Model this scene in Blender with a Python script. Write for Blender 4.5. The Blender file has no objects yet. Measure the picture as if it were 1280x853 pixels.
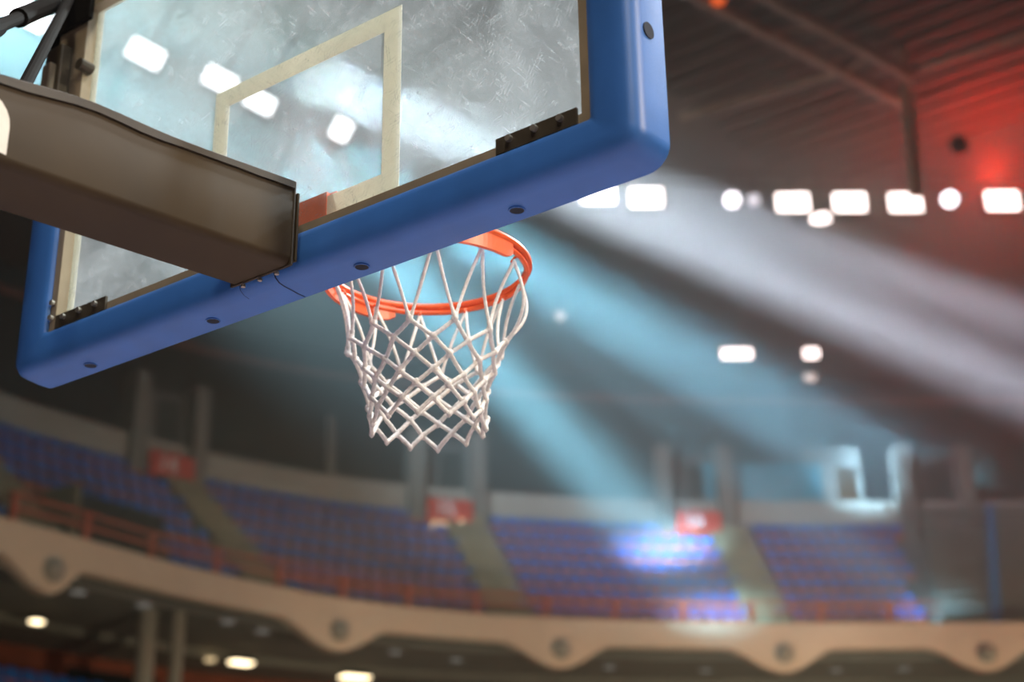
import bpy, bmesh, math, random
from mathutils import Vector, Matrix
random.seed(7)
C = bpy.context.scene.collection
PI = math.pi

# ------------------------------------------------------------------ camera, haze, exposure
cam_d = bpy.data.cameras.new('camera'); cam = bpy.data.objects.new('camera', cam_d); C.objects.link(cam)
cam_d.sensor_fit = 'HORIZONTAL'; cam_d.sensor_width = 36; cam_d.lens = 1898.63 / 1280 * 36
cam_d.clip_start = 0.05; cam_d.clip_end = 300
R = Vector((0.79166088, 0.61082966, -0.01265651)); U = Vector((0.24070962, -0.2927957, 0.92538076)); F = Vector((-0.56154424, 0.73563429, 0.37882747))
cam.matrix_world = Matrix(((R.x, U.x, -F.x, 2.159), (R.y, U.y, -F.y, -2.0647), (R.z, U.z, -F.z, 1.5221), (0, 0, 0, 1)))
cam_d.dof.use_dof = True; cam_d.dof.focus_distance = 3.15; cam_d.dof.aperture_fstop = 2.1
S = bpy.context.scene
S.camera = cam
S.view_settings.view_transform = 'Standard'; S.view_settings.look = 'None'
S.view_settings.gamma = 1; S.view_settings.use_curve_mapping = False
S.view_settings.exposure = 0.0
S.cycles.use_denoising = True
S.cycles.max_bounces = 6; S.cycles.transparent_max_bounces = 12; S.cycles.volume_bounces = 0
S.cycles.sample_clamp_indirect = 6

w = bpy.data.worlds.new('arena_air'); S.world = w; w.use_nodes = True
nt = w.node_tree; nt.nodes.clear()
wo = nt.nodes.new('ShaderNodeOutputWorld'); wb = nt.nodes.new('ShaderNodeBackground')
wb.inputs[0].default_value = (0.02, 0.022, 0.02, 1); wb.inputs[1].default_value = 0.0
vs = nt.nodes.new('ShaderNodeVolumeScatter'); vs.inputs['Density'].default_value = 0.0003
vs.inputs['Anisotropy'].default_value = 0.25; vs.inputs['Color'].default_value = (0.93, 0.95, 0.95, 1)
nt.links.new(wb.outputs[0], wo.inputs[0]); nt.links.new(vs.outputs[0], wo.inputs[1])

def aim(o, tgt):
    d = Vector(tgt) - o.location
    o.rotation_euler = d.to_track_quat('-Z', 'Y').to_euler()
def spot(name, loc, tgt, power, deg, col, blend=0.3, size=0.1):
    l = bpy.data.lights.new(name, 'SPOT'); l.energy = power; l.spot_size = math.radians(deg); l.spot_blend = blend
    l.color = col; l.shadow_soft_size = size
    o = bpy.data.objects.new(name, l); C.objects.link(o); o.location = loc; aim(o, tgt); return o
WHITE = (0.74, 0.86, 1.0); CYAN = (0.30, 0.76, 1.0)
S1 = Vector((-17.6, 15.3, 18.35)); S2 = Vector((-18.0, 16.0, 17.4))
BEAMS = [  # source, target, power, cone degrees, colour : follow spots under the roof, all thrown across the bowl
    (S1, (-10.41, 46.33, 16.97), 3.0e6, 4.8, WHITE),
    (S1, (-9.54, 44.49, 18.8), 2.6e6, 4.0, WHITE),
    (S2, (-17.2, 44.01, 17.35), 2.3e6, 4.4, CYAN),
    (S2, (-17.7, 41.5, 16.0), 2.0e6, 4.6, CYAN),
    (S2, (-14.9, 37.6, 11.4), 5e5, 3.8, CYAN),
    (S2, (-18.97, 34.24, 10.98), 3.0e5, 8.0, CYAN),
    (S2, (-21.47, 35.06, 13.91), 0.85e6, 7.6, CYAN),
]
def beam_streaks(l, scale):      # noise put into the lamp's output: breaks the beam into fine parallel shafts
    l.use_nodes = True; n = l.node_tree; e = n.nodes['Emission']
    tc = n.nodes.new('ShaderNodeTexCoord'); t = n.nodes.new('ShaderNodeTexNoise'); t.inputs['Scale'].default_value = scale; t.inputs['Detail'].default_value = 2
    r = n.nodes.new('ShaderNodeMapRange'); r.inputs['From Min'].default_value = 0.38; r.inputs['From Max'].default_value = 0.62; r.inputs['To Min'].default_value = 0.35; r.inputs['To Max'].default_value = 1.6
    n.links.new(tc.outputs['Normal'], t.inputs['Vector']); n.links.new(t.outputs['Fac'], r.inputs['Value']); n.links.new(r.outputs[0], e.inputs['Strength'])
for i, (sp, t, pw, dg, c) in enumerate(BEAMS):
    o_ = spot('beam_spotlight', sp, t, pw, dg, c, 1.0, 0.6); beam_streaks(o_.data, 70)
spot('wash_spotlight', (-20.8, 7.0, 18.4), (-20.5, 24.5, 19.0), 100000, 46, (0.50, 0.86, 1.0), 1.0, 0.3)
# flood lamps of the roof catwalk, thrown on the court
FLOODS = [(-16.81, 26.47, 19.5), (-15.96, 27.38, 19.5), (-13.17, 29.98, 19.5), (-12.03, 30.9, 19.5), (-10.91, 31.82, 19.5), (-8.92, 33.31, 19.5)]
for k, pos in enumerate(FLOODS):
    spot('flood_lamp', (pos[0], pos[1], pos[2] - 0.05), (0, 8, 0), 420, 120, (1.0, 0.92, 0.80), 0.6, 0.35)
for x, y in ((9, 6), (9, 18), (3, 2), (8, -3)):  # more lamps out of view, added to light the floor and board
    spot('flood_lamp', (x, y, 19.3), (0, 1, 0), 6500, 50, (0.92, 0.95, 1.0), 0.6, 0.5)
spot('rear_fill_lamp', (5.0, -6.5, 11.0), (0, 0.0, 3.2), 2000, 24, (1.0, 0.84, 0.60), 0.8, 0.6)  # unseen fill, added to brighten the rear faces of board and arm
# front lamp, unseen, added to brighten glass and lines; side lamp from the right
spot('front_fill_lamp', (0.5, 16.0, 15.0), (0, 0.1, 3.3), 24000, 15, (0.96, 0.97, 1.0), 0.8, 0.6)
spot('side_lamp', (13.0, 1.5, 9.0), (0, 0.0, 3.0), 6000, 24, (1.0, 0.82, 0.62), 0.8, 0.6)
# unseen low lamps added to warm and brighten the far balcony front
for x, y, tx, ty, pw in ((-9, 17, -25, 19, 2200), (-6, 25, -21, 32, 4200), (1, 34, -12, 40, 4600)):
    spot('stand_fill_lamp', (x, y, 3.4), (tx, ty, 8.4), pw, 76, (1.0, 0.84, 0.60), 0.9, 0.5)
pl = bpy.data.lights.new('red_lamp', 'POINT'); pl.energy = 800; pl.color = (1.0, 0.03, 0.01); pl.shadow_soft_size = 0.25
po = bpy.data.objects.new('red_lamp', pl); C.objects.link(po); po.location = (-8.3, 30.9, 19.1)

# ------------------------------------------------------------------ materials
def mat(name, col, rough=0.6, metal=0.0, noise=0.0, nscale=20.0, bump=0.0, bscale=200.0, spec=0.5, col2=None):
    m = bpy.data.materials.new(name); m.use_nodes = True; n = m.node_tree
    b = n.nodes['Principled BSDF']; b.inputs['Base Color'].default_value = (*col, 1); b.inputs['Roughness'].default_value = rough
    b.inputs['Metallic'].default_value = metal; b.inputs['Specular IOR Level'].default_value = spec
    tc = n.nodes.new('ShaderNodeTexCoord')
    if noise:
        t = n.nodes.new('ShaderNodeTexNoise'); t.inputs['Scale'].default_value = nscale; t.inputs['Detail'].default_value = 5
        r = n.nodes.new('ShaderNodeValToRGB'); c2 = col2 or tuple(c * (1 - noise) for c in col)
        r.color_ramp.elements[0].position = 0.35; r.color_ramp.elements[0].color = (*c2, 1)
        r.color_ramp.elements[1].position = 0.65; r.color_ramp.elements[1].color = (*col, 1)
        n.links.new(tc.outputs['Object'], t.inputs['Vector']); n.links.new(t.outputs['Fac'], r.inputs['Fac'])
        n.links.new(r.outputs[0], b.inputs['Base Color'])
    if bump:
        t = n.nodes.new('ShaderNodeTexNoise'); t.inputs['Scale'].default_value = bscale; t.inputs['Detail'].default_value = 3
        bp = n.nodes.new('ShaderNodeBump'); bp.inputs['Strength'].default_value = bump; bp.inputs['Distance'].default_value = 0.002
        n.links.new(tc.outputs['Object'], t.inputs['Vector']); n.links.new(t.outputs['Fac'], bp.inputs['Height'])
        n.links.new(bp.outputs[0], b.inputs['Normal'])
    return m
def emit(name, col, st):
    m = bpy.data.materials.new(name); m.use_nodes = True; n = m.node_tree; n.nodes.clear()
    o = n.nodes.new('ShaderNodeOutputMaterial'); e = n.nodes.new('ShaderNodeEmission')
    e.inputs[0].default_value = (*col, 1); e.inputs[1].default_value = st; n.links.new(e.outputs[0], o.inputs[0]); return m
M = {}
M['pad'] = mat('blue_foam_pad', (0.038, 0.150, 0.46), 0.42, 0, 0.12, 9, 0.15, 350)
M['hole'] = mat('painted_hole_shade', (0.006, 0.010, 0.02), 0.8)  # shade inside the bolt holes, put into the colour
M['seam'] = mat('pad_seam', (0.004, 0.012, 0.04), 0.8)
M['vinyl'] = mat('grey_brown_vinyl', (0.044, 0.027, 0.009), 0.6, 0, 0.25, 4, 0.12, 600, spec=0.3)
M['vinyl_edge'] = mat('dark_vinyl_piping', (0.034, 0.022, 0.009), 0.6, 0, 0.2, 30)
M['letter'] = mat('white_print', (0.72, 0.68, 0.60), 0.6, 0, 0.08, 60)
M['frame'] = mat('khaki_painted_steel', (0.33, 0.27, 0.18), 0.5, 0.2, 0.15, 14)
M['bracket'] = mat('dark_bronze_steel', (0.07, 0.055, 0.035), 0.5, 0.3, 0.3, 20)
M['rod'] = mat('blackened_steel', (0.007, 0.0055, 0.004), 0.8, 0.0, 0.3, 20, spec=0.1)
M['bolt'] = mat('zinc_bolt', (0.45, 0.42, 0.36), 0.4, 0.8)
M['orange'] = mat('orange_enamel', (0.86, 0.125, 0.030), 0.38, 0, 0.12, 25, 0.1, 120)
M['cord'] = mat('white_nylon_cord', (0.86, 0.83, 0.78), 0.85, 0, 0.18, 120, 0.6, 900)
M['concrete'] = mat('grey_concrete', (0.14, 0.14, 0.12), 0.85, 0, 0.25, 1.2)
M['aisle'] = mat('ochre_concrete_steps', (0.30, 0.25, 0.14), 0.85, 0, 0.25, 1.5)
M['cream'] = mat('cream_plaster', (0.80, 0.64, 0.46), 0.8, 0, 0.10, 0.8)
M['parapet'] = mat('beige_plaster', (0.40, 0.37, 0.29), 0.8, 0, 0.12, 0.8)
M['pier'] = mat('grey_beige_pier', (0.21, 0.195, 0.155), 0.85, 0, 0.12, 0.8)
M['soffit'] = mat('grey_soffit', (0.20, 0.19, 0.15), 0.9, 0, 0.15, 1)
M['darkwall'] = mat('dark_suite_glass', (0.010, 0.026, 0.020), 0.6, 0, 0.3, 0.4)
M['ceil'] = mat('brown_roof_deck', (0.10, 0.075, 0.045), 0.8, 0, 0.2, 0.5)
M['beam'] = mat('tan_painted_truss', (0.72, 0.56, 0.38), 0.6, 0, 0.2, 3)
M['redwall'] = mat('brick_red_wall', (0.24, 0.06, 0.025), 0.85, 0, 0.25, 1.2)
M['black'] = mat('painted_opening_dark', (0.006, 0.007, 0.006), 0.9)  # unlit inside of doorways and vomitory, put into the colour
M['seatblue'] = mat('blue_plastic', (0.004, 0.13, 0.48), 0.45, 0, 0.15, 3)
M['seatred'] = mat('orange_red_plastic', (0.50, 0.12, 0.04), 0.5, 0, 0.15, 3)
M['rail'] = mat('orange_red_rail', (0.50, 0.10, 0.035), 0.5, 0, 0.15, 3)
M['sign'] = mat('red_sign_face', (0.62, 0.05, 0.02), 0.5, 0, 0.08, 4)
M['white'] = mat('white_lettering', (0.85, 0.80, 0.72), 0.5)
M['slat'] = mat('grey_green_bleacher', (0.20, 0.21, 0.17), 0.6, 0, 0.2, 2)
M['bluestripe'] = mat('blue_stripe_paint', (0.03, 0.18, 0.36), 0.5, 0, 0.1, 3)
M['teal'] = mat('teal_window_glass', (0.05, 0.32, 0.38), 0.3, 0, 0.2, 0.6)
M['plaque'] = mat('grey_plaque', (0.36, 0.34, 0.28), 0.6, 0, 0.1, 4)
M['pinkpipe'] = mat('red_brown_pipe', (0.30, 0.14, 0.10), 0.6, 0, 0.15, 2)
M['lens'] = emit('flood_lens', (1.0, 0.96, 0.86), 7)
M['lensc'] = emit('cool_lens', (0.93, 0.98, 1.0), 7)
M['warm'] = emit('warm_lamp', (1.0, 0.80, 0.48), 5)
M['warmlow'] = emit('warm_dim_lamp', (1.0, 0.74, 0.40), 1.0)
M['dimlamp'] = emit('dim_downlight', (0.95, 0.9, 0.8), 0.17)
M['redlens'] = emit('red_lens', (1.0, 0.06, 0.02), 3.0)
M['orangelens'] = emit('orange_lens', (1.0, 0.16, 0.03), 1.2)
M['floor'] = mat('maple_court', (0.64, 0.50, 0.50), 0.35, 0, 0.2, 0.7)
M['outer'] = mat('lower_wall', (0.09, 0.085, 0.07), 0.9, 0, 0.2, 0.7)

def line_mat():
    m = bpy.data.materials.new('cream_line_paint'); m.use_nodes = True; n = m.node_tree; n.nodes.clear()
    o = n.nodes.new('ShaderNodeOutputMaterial'); d = n.nodes.new('ShaderNodeBsdfDiffuse'); t = n.nodes.new('ShaderNodeBsdfTranslucent'); x = n.nodes.new('ShaderNodeMixShader')
    d.inputs[0].default_value = (0.80, 0.77, 0.68, 1); t.inputs[0].default_value = (0.92, 0.88, 0.76, 1); x.inputs[0].default_value = 0.5
    n.links.new(d.outputs[0], x.inputs[1]); n.links.new(t.outputs[0], x.inputs[2]); n.links.new(x.outputs[0], o.inputs[0]); return m
M['line'] = line_mat()
def glass_mat():      # scratched, dusty toughened glass: clear, with a veil of scuffs that scatter what light falls on them
    m = bpy.data.materials.new('scuffed_glass'); m.use_nodes = True; n = m.node_tree; n.nodes.clear(); N = n.nodes.new; L = n.links.new
    o = N('ShaderNodeOutputMaterial'); tr = N('ShaderNodeBsdfTransparent'); tl = N('ShaderNodeBsdfTranslucent'); df = N('ShaderNodeBsdfDiffuse'); gl = N('ShaderNodeBsdfGlossy')
    tr.inputs[0].default_value = (0.93, 0.97, 0.96, 1); tl.inputs[0].default_value = (0.85, 0.92, 0.93, 1); df.inputs[0].default_value = (0.8, 0.85, 0.85, 1); gl.inputs['Roughness'].default_value = 0.03
    tc = N('ShaderNodeTexCoord')
    n1 = N('ShaderNodeTexNoise'); n1.inputs['Scale'].default_value = 2.6; n1.inputs['Detail'].default_value = 8; n1.inputs['Roughness'].default_value = 0.66; n1.inputs['Distortion'].default_value = 0.8
    L(tc.outputs['Object'], n1.inputs['Vector'])
    def scratch(rot, sc, th):
        mp = N('ShaderNodeMapping'); mp.vector_type = 'TEXTURE'; mp.inputs['Rotation'].default_value = (0, rot, 0); mp.inputs['Scale'].default_value = (1 / sc, 1, 1 / (sc * 0.10))
        t = N('ShaderNodeTexNoise'); t.inputs['Scale'].default_value = 3.0; t.inputs['Detail'].default_value = 4; t.inputs['Distortion'].default_value = 1.2
        r = N('ShaderNodeMapRange'); r.inputs['From Min'].default_value = th; r.inputs['From Max'].default_value = th + 0.035
        L(tc.outputs['Object'], mp.inputs['Vector']); L(mp.outputs[0], t.inputs['Vector']); L(t.outputs['Fac'], r.inputs['Value']); return r
    ss = [scratch(0.5, 75, 0.62), scratch(-0.7, 95, 0.63), scratch(1.35, 60, 0.62), scratch(-0.2, 50, 0.64)]
    r0 = N('ShaderNodeMapRange'); r0.inputs['From Min'].default_value = 0.35; r0.inputs['From Max'].default_value = 0.7; r0.inputs['To Min'].default_value = 0.07; r0.inputs['To Max'].default_value = 0.22
    L(n1.outputs['Fac'], r0.inputs['Value']); acc = r0.outputs[0]
    for s in ss:
        a = N('ShaderNodeMath'); a.operation = 'MULTIPLY_ADD'; a.inputs[1].default_value = 0.10; L(s.outputs[0], a.inputs[0]); L(acc, a.inputs[2]); acc = a.outputs[0]
    x1 = N('ShaderNodeMixShader'); x1.inputs[0].default_value = 0.25; L(tl.outputs[0], x1.inputs[1]); L(df.outputs[0], x1.inputs[2])
    x2 = N('ShaderNodeMixShader'); L(acc, x2.inputs[0]); L(tr.outputs[0], x2.inputs[1]); L(x1.outputs[0], x2.inputs[2])
    x3 = N('ShaderNodeMixShader'); x3.inputs[0].default_value = 0.03; L(x2.outputs[0], x3.inputs[1]); L(gl.outputs[0], x3.inputs[2])
    L(x3.outputs[0], o.inputs[0]); return m
M['glass'] = glass_mat()

# ------------------------------------------------------------------ helpers
def obj(name, bm, m, parent=None, smooth=False, bevel=0):
    me = bpy.data.meshes.new(name); bmesh.ops.recalc_face_normals(bm, faces=bm.faces); bm.to_mesh(me); bm.free()
    for x in (m if isinstance(m, (list, tuple)) else [m]): me.materials.append(M[x])
    if smooth: me.shade_smooth()
    o = bpy.data.objects.new(name, me); C.objects.link(o)
    if parent is not None: o.parent = parent
    if bevel:
        b = o.modifiers.new('bevel', 'BEVEL'); b.width = bevel; b.segments = 2; b.limit_method = 'ANGLE'
    return o
def tag(o, label=None, cat=None, group=None, kind=None):
    if label: o['label'] = label
    if cat: o['category'] = cat
    if group: o['group'] = group
    if kind: o['kind'] = kind
    return o
def thing(name, label, cat, loc=(0, 0, 0), group=None):
    o = bpy.data.objects.new(name, None); C.objects.link(o); o.location = loc; o.empty_display_size = 0.1
    return tag(o, label, cat, group)
def box(bm, x0, x1, y0, y1, z0, z1, mi=0):
    v = [bm.verts.new(p) for p in ((x0, y0, z0), (x1, y0, z0), (x1, y1, z0), (x0, y1, z0), (x0, y0, z1), (x1, y0, z1), (x1, y1, z1), (x0, y1, z1))]
    for f in ((0, 3, 2, 1), (4, 5, 6, 7), (0, 1, 5, 4), (1, 2, 6, 5), (2, 3, 7, 6), (3, 0, 4, 7)):
        bm.faces.new([v[i] for i in f]).material_index = mi
    return v
def bx(*a):
    bm = bmesh.new(); box(bm, *a); return bm
def tube(bm, pts, rad, n=8, closed=False, caps=True, rfun=None):
    pts = [Vector(p) for p in pts]; rings = []; N = len(pts); prev = None
    for i, p in enumerate(pts):
        a = pts[(i - 1) % N] if (closed or i > 0) else p; b = pts[(i + 1) % N] if (closed or i < N - 1) else p
        t = (b - a).normalized()
        if prev is None:
            prev = t.orthogonal().normalized()
        u = (prev - t * prev.dot(t)).normalized(); prev = u; v = t.cross(u)
        r = rad if rfun is None else rfun(i, N)
        rings.append([bm.verts.new(p + (u * math.cos(2 * PI * k / n) + v * math.sin(2 * PI * k / n)) * r) for k in range(n)])
    for i in range(N if closed else N - 1):
        A, B = rings[i], rings[(i + 1) % N]
        off = 0
        if closed and i == N - 1:   # match the twist at the seam
            off = min(range(n), key=lambda q: (A[0].co - B[q].co).length)
        for k in range(n):
            bm.faces.new((A[k], A[(k + 1) % n], B[(k + 1 + off) % n], B[(k + off) % n]))
    if caps and not closed:
        bm.faces.new(rings[0][::-1]); bm.faces.new(rings[-1])
def cyl(bm, a, b, r, n=12): tube(bm, [a, b], r, n)
def disc_mesh(p, nrm, r, th, n=20):
    bm = bmesh.new(); p = Vector(p); d = Vector(nrm).normalized(); tube(bm, [p - d * th / 2, p + d * th / 2], r, n); return bm

def haze_mat(d):
    m = bpy.data.materials.new('drifting_haze'); m.use_nodes = True; n = m.node_tree; n.nodes.clear()
    o = n.nodes.new('ShaderNodeOutputMaterial'); v = n.nodes.new('ShaderNodeVolumeScatter'); v.inputs['Density'].default_value = d; v.inputs['Anisotropy'].default_value = 0.0
    v.inputs['Color'].default_value = (0.80, 1.0, 0.93, 1)
    n.links.new(v.outputs[0], o.inputs['Volume']); return m
M['haze'] = haze_mat(0.030)
tag(obj('stage_haze', bx(-25.5, -4, 6, 46, 8.0, 20.9), 'haze'), 'thin haze hanging under the roof that shows the beams of light', 'haze', kind='stuff')
# ------------------------------------------------------------------ bowl curve (plan of the balcony edge)
CP = [(-200, -23.5, 11.0), (-100, -23.85, 13.1), (0, -24.09, 15.21), (100, -24.23, 17.29), (250, -24.45, 20.83), (430, -24.01, 25.16), (600, -22.56, 28.78), (860, -19.01, 33.36), (1100, -15.07, 36.93), (1280, -12.0, 39.48), (1500, -8.3, 42.4), (1700, -5.0, 44.9)]
def curve0(t):
    for i in range(len(CP) - 1):
        if t <= CP[i + 1][0] or i == len(CP) - 2: break
    p1 = CP[i]; p2 = CP[i + 1]; p0 = CP[max(i - 1, 0)]; p3 = CP[min(i + 2, len(CP) - 1)]
    s = (t - p1[0]) / (p2[0] - p1[0]); out = []
    for c in (1, 2):
        m1 = (p2[c] - p0[c]) / (p2[0] - p0[0]) * (p2[0] - p1[0]); m2 = (p3[c] - p1[c]) / (p3[0] - p1[0]) * (p2[0] - p1[0])
        out.append((2*s**3-3*s*s+1)*p1[c] + (s**3-2*s*s+s)*m1 + (-2*s**3+3*s*s)*p2[c] + (s**3-s*s)*m2)
    return Vector((out[0], out[1], 0))
def nrm(t):
    a = curve0(max(t - 25, -200)); b = curve0(min(t + 25, 1700)); d = (b - a).normalized()
    return Vector((-d.y, d.x, 0))
def P(t, off=0, z=0):
    v = curve0(t) + nrm(t) * off; v.z = z; return v
def ang(t):
    n = nrm(t); return math.atan2(n.y, n.x) - PI / 2      # local +Y points outward
T0, T1, DT = -180, 1680, 20
TS = [T0 + DT * i for i in range(int((T1 - T0) / DT) + 1)]
def sweep(bm, prof, ts=TS, close=False, mi=0):
    """prof: list of (offset, z) or function t -> list"""
    rows = []
    for t in ts:
        pr = prof(t) if callable(prof) else prof
        rows.append([bm.verts.new(P(t, o_, z_)) for o_, z_ in pr])
    n = len(rows[0])
    for i in range(len(rows) - 1):
        for k in range(n if close else n - 1):
            bm.faces.new((rows[i][k], rows[i][(k + 1) % n], rows[i + 1][(k + 1) % n], rows[i + 1][k])).material_index = mi
    if close:
        bm.faces.new(rows[0]); bm.faces.new(rows[-1][::-1])
def frange(a, b, s):
    n = max(1, int(math.ceil((b - a) / s))); return [a + (b - a) * i / n for i in range(n + 1)]

# ------------------------------------------------------------------ setting
tag(obj('floor', bx(-30, 16, -8, 48, -0.1, 0), 'floor'), kind='structure')
bm = bmesh.new()
box(bm, -48, 18, -12, 62, 21.0, 21.3)
obj_c = tag(obj('ceiling', bm, 'ceil'), kind='structure')
k = 0
for i in range(30):       # deck ribs across the visible bay
    y = 14 + i * 0.62
    tag(obj('roof_rib', bx(-14, 2, y, y + 0.16, 20.86, 21.0), 'ceil', obj_c))
H = 10.0
NR = 8; TREAD = 0.70; RISE = 0.60
def rowz(r): return H - 0.55 + RISE * r
def rowo(r): return 0.35 + TREAD * r
prof = [(0.30, H - 0.55)]
for r in range(NR):
    prof += [(rowo(r + 1), rowz(r)), (rowo(r + 1), rowz(r + 1))]
TOPO = rowo(NR); TOPZ = rowz(NR)
prof += [(TOPO + 0.9, TOPZ), (TOPO + 0.9, TOPZ - 0.4), (0.30, H - 0.95)]
bm = bmesh.new(); sweep(bm, prof, close=True)
tag(obj('seating_tier', bm, 'concrete'), 'stepped concrete upper tier that carries the blue seats', 'seating tier', kind='structure')

LOBES = [72, 425, 700, 978, 1228, 1480]
def lob(t):
    d = 0
    for c in LOBES:
        u = (t - c) / (72.0 if t < c else (38.0 if c == 72 else 62.0))
        if abs(u) < 1: d = max(d, 0.62 * (0.5 + 0.5 * math.cos(PI * u)) ** 0.75)
    return d
bm = bmesh.new()
sweep(bm, lambda t: [(0.0, H), (0.30, H), (0.30, H - 0.70 - lob(t)), (0.0, H - 0.70 - lob(t))], ts=frange(-180, 1680, 6), close=True)
fas = tag(obj('balcony_front', bm, 'cream'), 'cream curved balcony front with rounded lobes along its lower edge', 'balcony front', kind='structure')
for c in LOBES[:5]:
    n = nrm(c)
    p = P(c, -0.03, H - 0.82)
    pq = obj('plaque', disc_mesh(p, n, 0.27, 0.04), 'plaque', fas, True)
    obj('plaque_centre', disc_mesh(P(c, -0.065, H - 0.82), n, 0.17, 0.03), 'parapet', pq, True)
bm = bmesh.new()
sweep(bm, [(0.30, H - 0.80), (4.2, H - 0.80), (4.2, H - 1.0), (9.0, H - 1.0), (9.0, H - 0.9), (0.30, H - 0.7)], close=True)
tag(obj('balcony_soffit', bm, 'soffit'), 'grey underside of the balcony above the lower concourse', 'soffit', kind='structure')

# upper parapet, back wall
PZ = TOPZ + 0.95
bm = bmesh.new(); sweep(bm, [(TOPO + 0.02, TOPZ - 0.02), (TOPO + 0.02, PZ), (TOPO + 0.3, PZ), (TOPO + 0.3, TOPZ - 0.02)], close=True)
tag(obj('parapet', bm, 'parapet'), 'beige parapet wall running behind the top row of seats', 'parapet', kind='structure')
bm = bmesh.new(); sweep(bm, [(10.2, 0.0), (10.2, 21.1), (10.5, 21.1), (10.5, 0.0)], close=True)
tag(obj('wall_back', bm, 'darkwall'), kind='structure')
bm = bmesh.new(); sweep(bm, [(TOPO + 0.3, TOPZ), (10.3, TOPZ), (10.3, TOPZ - 0.3), (TOPO + 0.3, TOPZ - 0.3)], close=True)
tag(obj('upper_concourse_floor', bm, 'concrete'), 'concrete walkway behind the parapet', 'walkway', kind='structure')
bm = bmesh.new(); sweep(bm, [(10.1, 20.05), (10.1, 20.25), (10.2, 20.25), (10.2, 20.05)], close=True)
tag(obj('trim_1', bm, 'pinkpipe'), kind='structure')
bm = bmesh.new(); sweep(bm, [(6.2, 0.0), (6.2, H - 1.0), (6.5, H - 1.0), (6.5, 0.0)], close=True)
tag(obj('wall_lower', bm, 'redwall'), kind='structure')
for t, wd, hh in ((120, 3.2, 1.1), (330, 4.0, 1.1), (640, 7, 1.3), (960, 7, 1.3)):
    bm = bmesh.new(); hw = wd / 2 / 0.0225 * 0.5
    sweep(bm, [(6.10, 5.5), (6.10, H - 1.35), (6.18, H - 1.35), (6.18, 5.5)], ts=frange(t - hw, t + hw, 15), close=True)  # black panel before the wall carries the doorway's darkness in its colour
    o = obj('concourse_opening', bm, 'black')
    tag(o, 'doorway painted dark on the red concourse wall, ' + {120: 'leftmost, behind the lower left seats', 330: 'left of the two long warm ceiling lights', 640: 'below the middle of the balcony front', 960: 'below the right part of the balcony front'}[t], 'opening')
# walls that close the room out of view
tag(obj('wall_right', bx(16, 16.3, -10, 50, 0, 21), 'outer'), kind='structure')
tag(obj('wall_near', bx(-32, 16, -8.3, -8, 0, 21), 'outer'), kind='structure')

# ------------------------------------------------------------------ portals with signs
def text_bm(s, size, depth=0.02):
    cu = bpy.data.curves.new('t', 'FONT'); cu.body = s; cu.size = size; cu.extrude = depth / 2; cu.align_x = 'CENTER'; cu.align_y = 'CENTER'; cu.offset = size * 0.02
    o = bpy.data.objects.new('t', cu); C.objects.link(o); bpy.context.view_layer.update()
    me = bpy.data.meshes.new_from_object(o.evaluated_get(bpy.context.evaluated_depsgraph_get()))
    bm = bmesh.new(); bm.from_mesh(me); bpy.data.objects.remove(o); bpy.data.meshes.remove(me)
    bmesh.ops.transform(bm, matrix=Matrix.Rotation(PI / 2, 4, 'X'), verts=bm.verts); return bm
PORT = [(362, '14', 'left end of the stand'), (637, '15', 'middle of the stand, behind the net'), (937, '16', 'right of the net, half in the blue beam'), (1275, '', 'right end of the stand')]
for t, num, where in PORT:
    o = thing('portal', 'beige portal with two piers, ' + where, 'portal', P(t, TOPO, TOPZ)); o.rotation_euler.z = ang(t)
    for s in (-1, 1):
        obj('pier', bx(s * 1.0 - 0.24, s * 1.0 + 0.24, -0.25, 0.6, -0.9, 2.75), 'pier', o)
    obj('back_panel', bx(-0.76, 0.76, 0.35, 0.5, -0.5, 2.55), 'concrete', o)
    obj('doorway', bx(-0.1, 0.55, 0.30, 0.35, -0.5, 2.3), 'darkwall', o)
    if num:
        sg = thing('section_sign', 'red section sign with white number %s, %s' % (num, {'14': 'left of the hoop net', '15': 'lit from below', '16': 'right of the net'}[num]), 'sign', P(t, TOPO, TOPZ)); sg.rotation_euler.z = ang(t)
        obj('sign_face', bx(-0.72, 0.72, -0.42, -0.34, -0.22, 0.48), 'sign', sg)
        tb = text_bm(num, 0.62); bmesh.ops.translate(tb, vec=(-0.15, -0.43, 0.15), verts=tb.verts)
        obj('number', tb, 'white', sg)
        if num == '15':
            l = thing('sign_lamp', 'warm strip lamp glowing under the middle red sign', 'lamp', P(t, TOPO, TOPZ)); l.rotation_euler.z = ang(t)
            obj('lamp_tube', bx(-0.6, 0.6, -0.5, -0.42, -0.50, -0.26), 'warmlow', l)
            obj('bulb', disc_mesh((0.32, -0.52, -0.32), (0, 1, 0), 0.13, 0.04), 'warm', l)
# teal window, piers and pale panel between portals three and four
for t, wd, z0, z1, m_, nm, lb, ct in (
        (1030, 3.9, 0.0, 1.35, 'teal', 'suite_window', 'teal glass suite window right of portal sixteen, above the parapet', 'window'),
        (1135, 1.9, -0.2, 1.9, 'pier', 'wall_pier', 'beige pier between the teal window and the yellowish panel', 'pier'),
        (1152, 0.6, 0.0, 1.2, 'warmlow', 'lit_panel', 'dim yellow lit panel beside the right portal', 'panel'),
        (525, 0.25, 0.0, 2.0, 'soffit', 'mullion_post', 'thin grey post on the dark wall left of the net', 'post')):
    pass
    bm = bmesh.new(); yy, y2 = (0.12, 0.24) if nm == 'lit_panel' else (0.25, 0.45); box(bm, -wd / 2, wd / 2, yy, y2, z0 + 0.95, z1 + 0.95)
    o = obj(nm, bm, m_); o.location = P(t, TOPO, TOPZ); o.rotation_euler.z = ang(t); tag(o, lb, ct)
M['lit_dim'] = emit('lit_panel_glow', (0.9, 0.85, 0.5), 0.22)
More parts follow.
